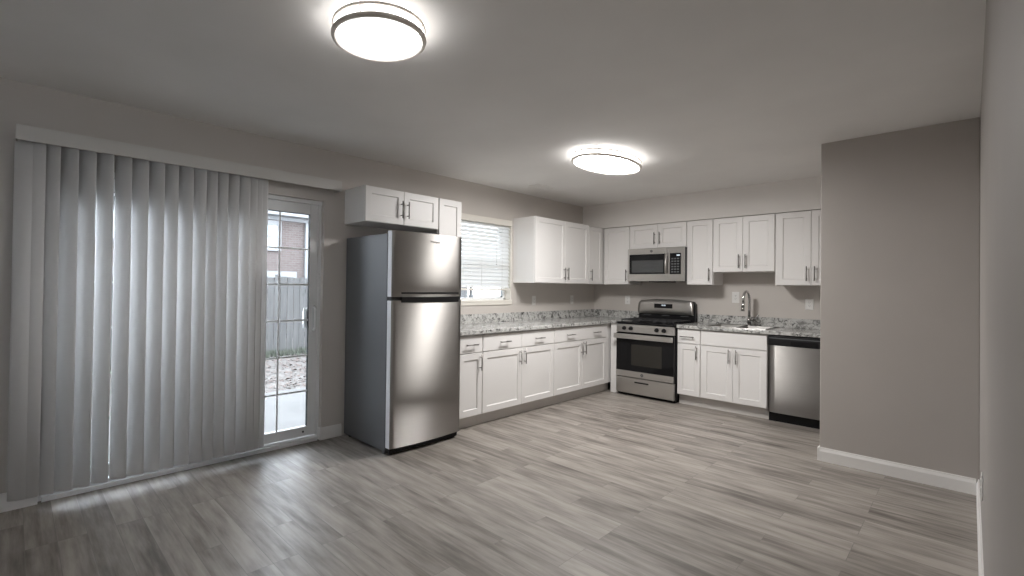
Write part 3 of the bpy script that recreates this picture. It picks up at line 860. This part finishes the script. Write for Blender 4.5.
# door face as a frame round the window
wx0, wx1, wz0, wz1 = 0.022, 0.490, 0.090, 0.338
m.box(0, wx0, fy_, -0.4005, 0.0, mh, 0.002); m.box(wx1, 0.535, fy_, -0.4005, 0.0, mh, 0.002)
m.box(wx0, wx1, fy_, -0.4005, 0.0, wz0, 0.002); m.box(wx0, wx1, fy_, -0.4005, wz1, mh, 0.002)
dm = m.build('door', M_steel_s, mw)
m = MB(); m.box(wx0 + 0.0005, wx1 - 0.0005, fy_ + 0.002, -0.4008, wz0 + 0.0005, wz1 - 0.0005); m.build('window_frame', M_glassblk, dm)
m = MB(); m.box(wx0 + 0.034, wx1 - 0.024, fy_ + 0.0005, fy_ + 0.0025, wz0 + 0.018, wz1 - 0.075); m.build('window', M_mwwin, dm)
m = MB(); m.cyl((0.510, fy_ - 0.03, 0.095), (0.510, fy_ - 0.03, 0.335), 0.014, 14)
for z in (0.115, 0.315): m.cyl((0.510, fy_ + 0.001, z), (0.510, fy_ - 0.03, z), 0.009, 10)
m.build('handle', M_steel_s, dm)
emblem(dm, 0.316, fy_ - 0.0004, 0.375, 0.015)
text('GE', 0.016, 'emblem_letters', M_steel_s, dm, (0.316, fy_ - 0.0012, 0.375), (R(90), 0, 0), 0.0002)
m = MB(); m.box(0.5355, MW - 0.02, fy_, -0.4005, 0.0, 0.085, 0.002); m.box(0.5355, MW - 0.02, fy_, -0.4005, 0.340, mh, 0.002); m.box(0.680, MW - 0.02, fy_, -0.4005, 0.085, 0.340, 0.002); m.box(0.5355, 0.545, fy_, -0.4005, 0.085, 0.340, 0.002)
m.box(MW - 0.02, MW, fy_ + 0.0, -0.4005, 0.0, mh, 0.002)
cpn = m.build('control_panel', M_steel_s, mw)
m = MB(); m.box(0.5455, 0.6795, fy_ + 0.001, -0.4005, 0.0855, 0.3395); kp = m.build('keypad', M_glassblk, cpn)
m = MB(); m.box(0.628, 0.668, fy_ + 0.0002, fy_ + 0.0015, 0.305, 0.322); m.build('clock_display', M_clock, kp)
m = MB()
for r_ in range(6):
    for c_ in range(3): m.box(0.565 + c_ * 0.034, 0.590 + c_ * 0.034, fy_ + 0.0003, fy_ + 0.0012, 0.105 + r_ * 0.032, 0.121 + r_ * 0.032)
m.build('keys', M_keys, kp)
m = MB(); m.box(0.25, 0.50, -0.34, -0.12, -0.012, -0.0003, 0.002); m.build('grease_filter', M_blackp, mw)

# ------------------------------------------------------------------ dishwasher
dwx, dww = 2.3845, 0.602
dw = thing('dishwasher', 'stainless dishwasher with black control strip beside the stub wall', 'dishwasher', (dwx, B - 0.004, 0))
m = MB(); m.box(0.003, dww - 0.003, -0.60, -0.002, 0.10, 0.868, 0.002); m.box(0.003, dww - 0.003, -0.56, -0.53, 0.0, 0.10); m.build('body', M_black, dw)
m = MB(); n = 16
poly = [(dww - 0.004, -0.6005), (0.004, -0.6005)]
for k in range(n + 1):
    u = k / n; x = 0.004 + (dww - 0.008) * u; e_ = min(u, 1 - u) * dww
    poly.append((x, -0.640 - 0.004 * (1 - (2 * u - 1) ** 2) + 0.022 * max(0, 1 - e_ / 0.035) ** 2))
m.prism(poly, 'z', 0.098, 0.768, 0.0)
for f_ in m.bm.faces: f_.smooth = abs(f_.normal.z) < 0.5
m.build('door', M_steel, dw)
m = MB(); m.box(0.004, dww - 0.004, -0.642, -0.6005, 0.770, 0.866, 0.004); cs = m.build('control_strip', M_blackp, dw)
m = MB(); m.box(0.016, dww - 0.016, -0.6425, -0.641, 0.838, 0.848); m.build('steel_line', M_keys, cs)
m = MB(); m.box(0.20, 0.42, -0.646, -0.641, 0.780, 0.822, 0.002); m.build('pocket_handle', M_black, cs)
m = MB(); m.box(0.003, dww - 0.003, -0.585, -0.5605, 0.0, 0.097); m.build('toe_panel', M_black, dw)

# ------------------------------------------------------------------ ceiling lights and vent
def ceiling_light(label, cx_, cy_, rx, ry, group, mats):
    t = thing('ceiling_light', label, 'ceiling light', (cx_, cy_, H), 0, group)
    n = 64
    def ell(a, b_, z): return [(a * math.cos(2 * PI * k / n), b_ * math.sin(2 * PI * k / n), z) for k in range(n)]
    def shell(prof, cap):
        V, Fc = [], []
        for i, (dr_, z) in enumerate(prof): V += ell(rx + dr_, ry + dr_, z)
        for i in range(len(prof) - 1):
            for k in range(n): Fc.append((i * n + k, i * n + (k + 1) % n, (i + 1) * n + (k + 1) % n, (i + 1) * n + k))
        if cap: Fc.append([(len(prof) - 1) * n + k for k in range(n)])
        return MB().quads(V, Fc, True)
    shell([(-0.022, -0.001), (-0.022, -0.066)], False).build('drum_side', mats[1], t)
    shell([(-0.022, -0.066), (-0.034, -0.069)], False).build('diffuser_rim', M_lamp_rim, t)
    shell([(-0.034, -0.069), (-0.06, -0.0715), (-0.11, -0.074)], True).build('diffuser', mats[0], t)
    for z, rr in ((-0.022, 0.0085), (-0.068, 0.0118)):
        m = MB(); m.tube(ell(rx - 0.004, ry - 0.004, z), rr, 10, True); m.build('ring', M_ringm, t)
    for k in (6, 22, 38, 54):
        a = 2 * PI * k / n
        x, y = (rx - 0.004) * math.cos(a), (ry - 0.004) * math.sin(a)
        m = MB(); m.cyl((x, y, -0.068), (x, y, -0.001), 0.0035, 8); m.cyl((x * 1.02, y * 1.02, -0.08), (x * 1.02, y * 1.02, -0.066), 0.006, 10)
        m.build('post', M_ringm, t)
    return t
ceiling_light('round ceiling light with two nickel rings, near the top of the photo', 2.000, 1.163, 0.200, 0.200, 'flush ceiling lights', M_lamps[0])
ceiling_light('oval ceiling light with two nickel rings over the kitchen', 1.600, 3.795, 0.226, 0.425, 'flush ceiling lights', M_lamps[1])

vt = thing('ceiling_vent', 'small white ceiling vent near the window wall', 'vent', (0.42, 4.40, H))
m = MB(); m.box(-0.075, 0.075, -0.15, -0.13, -0.008, -0.0005, 0.002); m.box(-0.075, 0.075, 0.13, 0.15, -0.008, -0.0005, 0.002); m.box(-0.075, -0.055, -0.13, 0.13, -0.008, -0.0005, 0.002); m.box(0.055, 0.075, -0.13, 0.13, -0.008, -0.0005, 0.002)
m.build('frame', M_trim, vt)
m = MB()
for k in range(8):
    y = -0.115 + k * 0.033
    m.quads([(-0.055, y, -0.002), (0.055, y, -0.002), (0.055, y + 0.02, -0.010), (-0.055, y + 0.02, -0.010), (-0.055, y, -0.0005), (0.055, y, -0.0005), (0.055, y + 0.02, -0.0085), (-0.055, y + 0.02, -0.0085)], [(0, 1, 2, 3), (4, 5, 6, 7), (0, 1, 5, 4), (1, 2, 6, 5), (2, 3, 7, 6), (3, 0, 4, 7)])
m.build('louvre', M_trim, vt)
m = MB(); m.box(-0.055, 0.055, -0.13, 0.13, -0.0016, -0.0003); m.build('dark_duct', M_slot, vt)

# ------------------------------------------------------------------ outlets
def outlet(label, loc, rz, wd=0.072, hg=0.117, gfci=False):
    t = thing('wall_outlet', label, 'outlet', loc, rz, 'electrical outlets')
    m = MB(); m.box(-wd / 2, wd / 2, -0.006, -0.0003, -hg / 2, hg / 2, 0.0025); m.build('cover_plate', M_plastic, t)
    for z in (-0.0195, 0.0195):
        m = MB(); m.box(-0.017, 0.017, -0.0078, -0.0055, z - 0.0145, z + 0.0145, 0.003); s_ = m.build('socket', M_plastic, t)
        m = MB()
        for x in (-0.0065, 0.0065): m.box(x - 0.0012, x + 0.0012, -0.0082, -0.0075, z - 0.002, z + 0.007)
        m.cyl((0, -0.0082, z - 0.008), (0, -0.0075, z - 0.008), 0.0025, 8)
        m.build('slots', M_slot, s_)
outlet('white outlet above the counter just right of the kitchen window', (0, 4.80, 1.155), ROT_L)
outlet('white outlet on the window wall nearest the corner', (0, 5.64, 1.160), ROT_L)
outlet('white outlet left of the range', (0.527, B, 1.165), 0)
outlet('larger white outlet behind the faucet', (1.893, B, 1.235), 0, 0.080, 0.13)
outlet('white outlet above the dishwasher', (2.612, B, 1.178), 0)
outlet('white outlet low on the right wall near the stub wall', (WX, 3.32, 0.415), -PI / 2)
outlet('white outlet low on the right wall at the bottom edge of the photo', (WX, 1.96, 0.415), -PI / 2)

# ------------------------------------------------------------------ outside
GZ = -0.15
struct('patio', MB().box(-2.75, -TW - 0.002, -5, 9, GZ - 0.1, GZ, 0.005), M_conc, 'pale concrete patio outside the sliding door', 'patio')
struct('ground', MB().box(-60, -2.751, -40, 60, GZ - 0.2, GZ - 0.03), M_soil, 'ground strewn with dead leaves outside', 'ground')
m = MB()
for k in range(4200):
    x, y = random.uniform(-5.9, -2.8), random.uniform(-1.0, 6.2)
    a, l = random.uniform(0, 2 * PI), random.uniform(0.02, 0.045)
    d, e_ = Vector((math.cos(a), math.sin(a), 0)) * l, Vector((-math.sin(a), math.cos(a), 0)) * l * 0.45
    p = Vector((x, y, GZ - 0.026 + random.uniform(0, 0.02))); up = Vector((0, 0, random.uniform(0.0, 0.025)))
    t_ = m.bm; vs = [t_.verts.new(q) for q in (p - d, p - e_ + up, p + d + up * 0.5, p + e_)]; t_.faces.new(vs)
tag(m.build('fallen_leaves', M_leaf), 'dry brown leaves scattered between patio and fence', 'leaves', kind='stuff')
m = MB()
for k in range(5000):
    x, y = random.gauss(-6.35, 0.28), random.uniform(-1.5, 7.0)
    if x < -6.60 or x > -5.99: continue
    a = random.uniform(0, 2 * PI); hh = random.uniform(0.05, 0.15); e_ = Vector((math.cos(a), math.sin(a), 0)) * 0.012
    p = Vector((x, y, GZ - 0.03)); tip = p + Vector((random.uniform(-.05, .05), random.uniform(-.05, .05), hh))
    t_ = m.bm; vs = [t_.verts.new(q) for q in (p - e_, p + e_, tip)]; t_.faces.new(vs)
tag(m.build('grass', M_grass), 'thin green grass growing along the foot of the fence', 'grass', kind='stuff')
FX = -6.7
fc = thing('fence', 'weathered grey wooden board fence behind the leaf-strewn yard', 'fence', (FX, 2, GZ - 0.03))
m = MB()
y = -6.0; k = 0
while y < 10:
    hh = 1.66 + random.uniform(-0.02, 0.02); w_ = random.uniform(0.135, 0.15); dx = random.uniform(-0.004, 0.004)
    m.box(dx, dx + 0.018, y - 2, y - 2 + w_ - 0.012, 0.02, hh, 0.002); y += w_
m.build('board_panel', M_fence, fc)
for z in (0.35, 1.35):
    m = MB(); m.box(-0.045, -0.006, -8, 8, z - 0.045, z + 0.045); m.build('rail', M_fence, fc)
for yy in range(-8, 9, 2):
    m = MB(); m.box(-0.135, -0.0455, yy + 0.25, yy + 0.34, 0, 1.72, 0.004); m.build('post', M_fence, fc)

hs = thing('house', 'red brick house with white trim beyond the fence', 'house', (-12, 3, GZ - 0.03))
hz = 3.55 - (GZ - 0.03)
m = MB(); m.box(-6, 0, -9, 4.75, 0, hz); m.build('wall', M_brick, hs)
m = MB(); m.box(-0.01, 0.06, -9.02, 4.77, hz - 0.10, hz + 0.02); m.box(-0.2, 0.45, -9.2, 4.95, hz + 0.02, hz + 0.18, 0.01); m.build('eave', M_extwhite, hs)
m = MB(); m.prism([(0.50, hz + 0.18), (-6.5, hz + 0.18), (-3, hz + 1.9)], 'y', -9.3, 5.05); 
rf = m.build('roof', M_roof, hs)
m = MB(); m.box(0.002, 0.10, 4.30, 4.42, 0.3, hz - 0.1, 0.01); m.build('downspout', M_extwhite, hs)
for wy in (2.42, -1.2, -5.0):
    m = MB()
    for a in ((wy - 0.5, wy - 0.4, 2.6, 3.6), (wy + 0.95, wy + 1.06, 2.6, 3.6), (wy - 0.4, wy + 0.95, 3.45, 3.6), (wy - 0.4, wy + 0.95, 2.6, 2.7), (wy - 0.4, wy + 0.95, 3.05, 3.12)):
        m.box(0.002, 0.06, *a, 0.005)
    wf = m.build('window', M_extwhite, hs)
    m = MB(); m.box(0.003, 0.02, wy - 0.4, wy + 0.95, 2.7, 3.45); m.build('pane', M_extglass, wf)
m = MB(); m.box(0.002, 0.12, -2.0, 4.0, 1.72, 1.93, 0.005); m.build('trim_board', M_extwhite, hs)
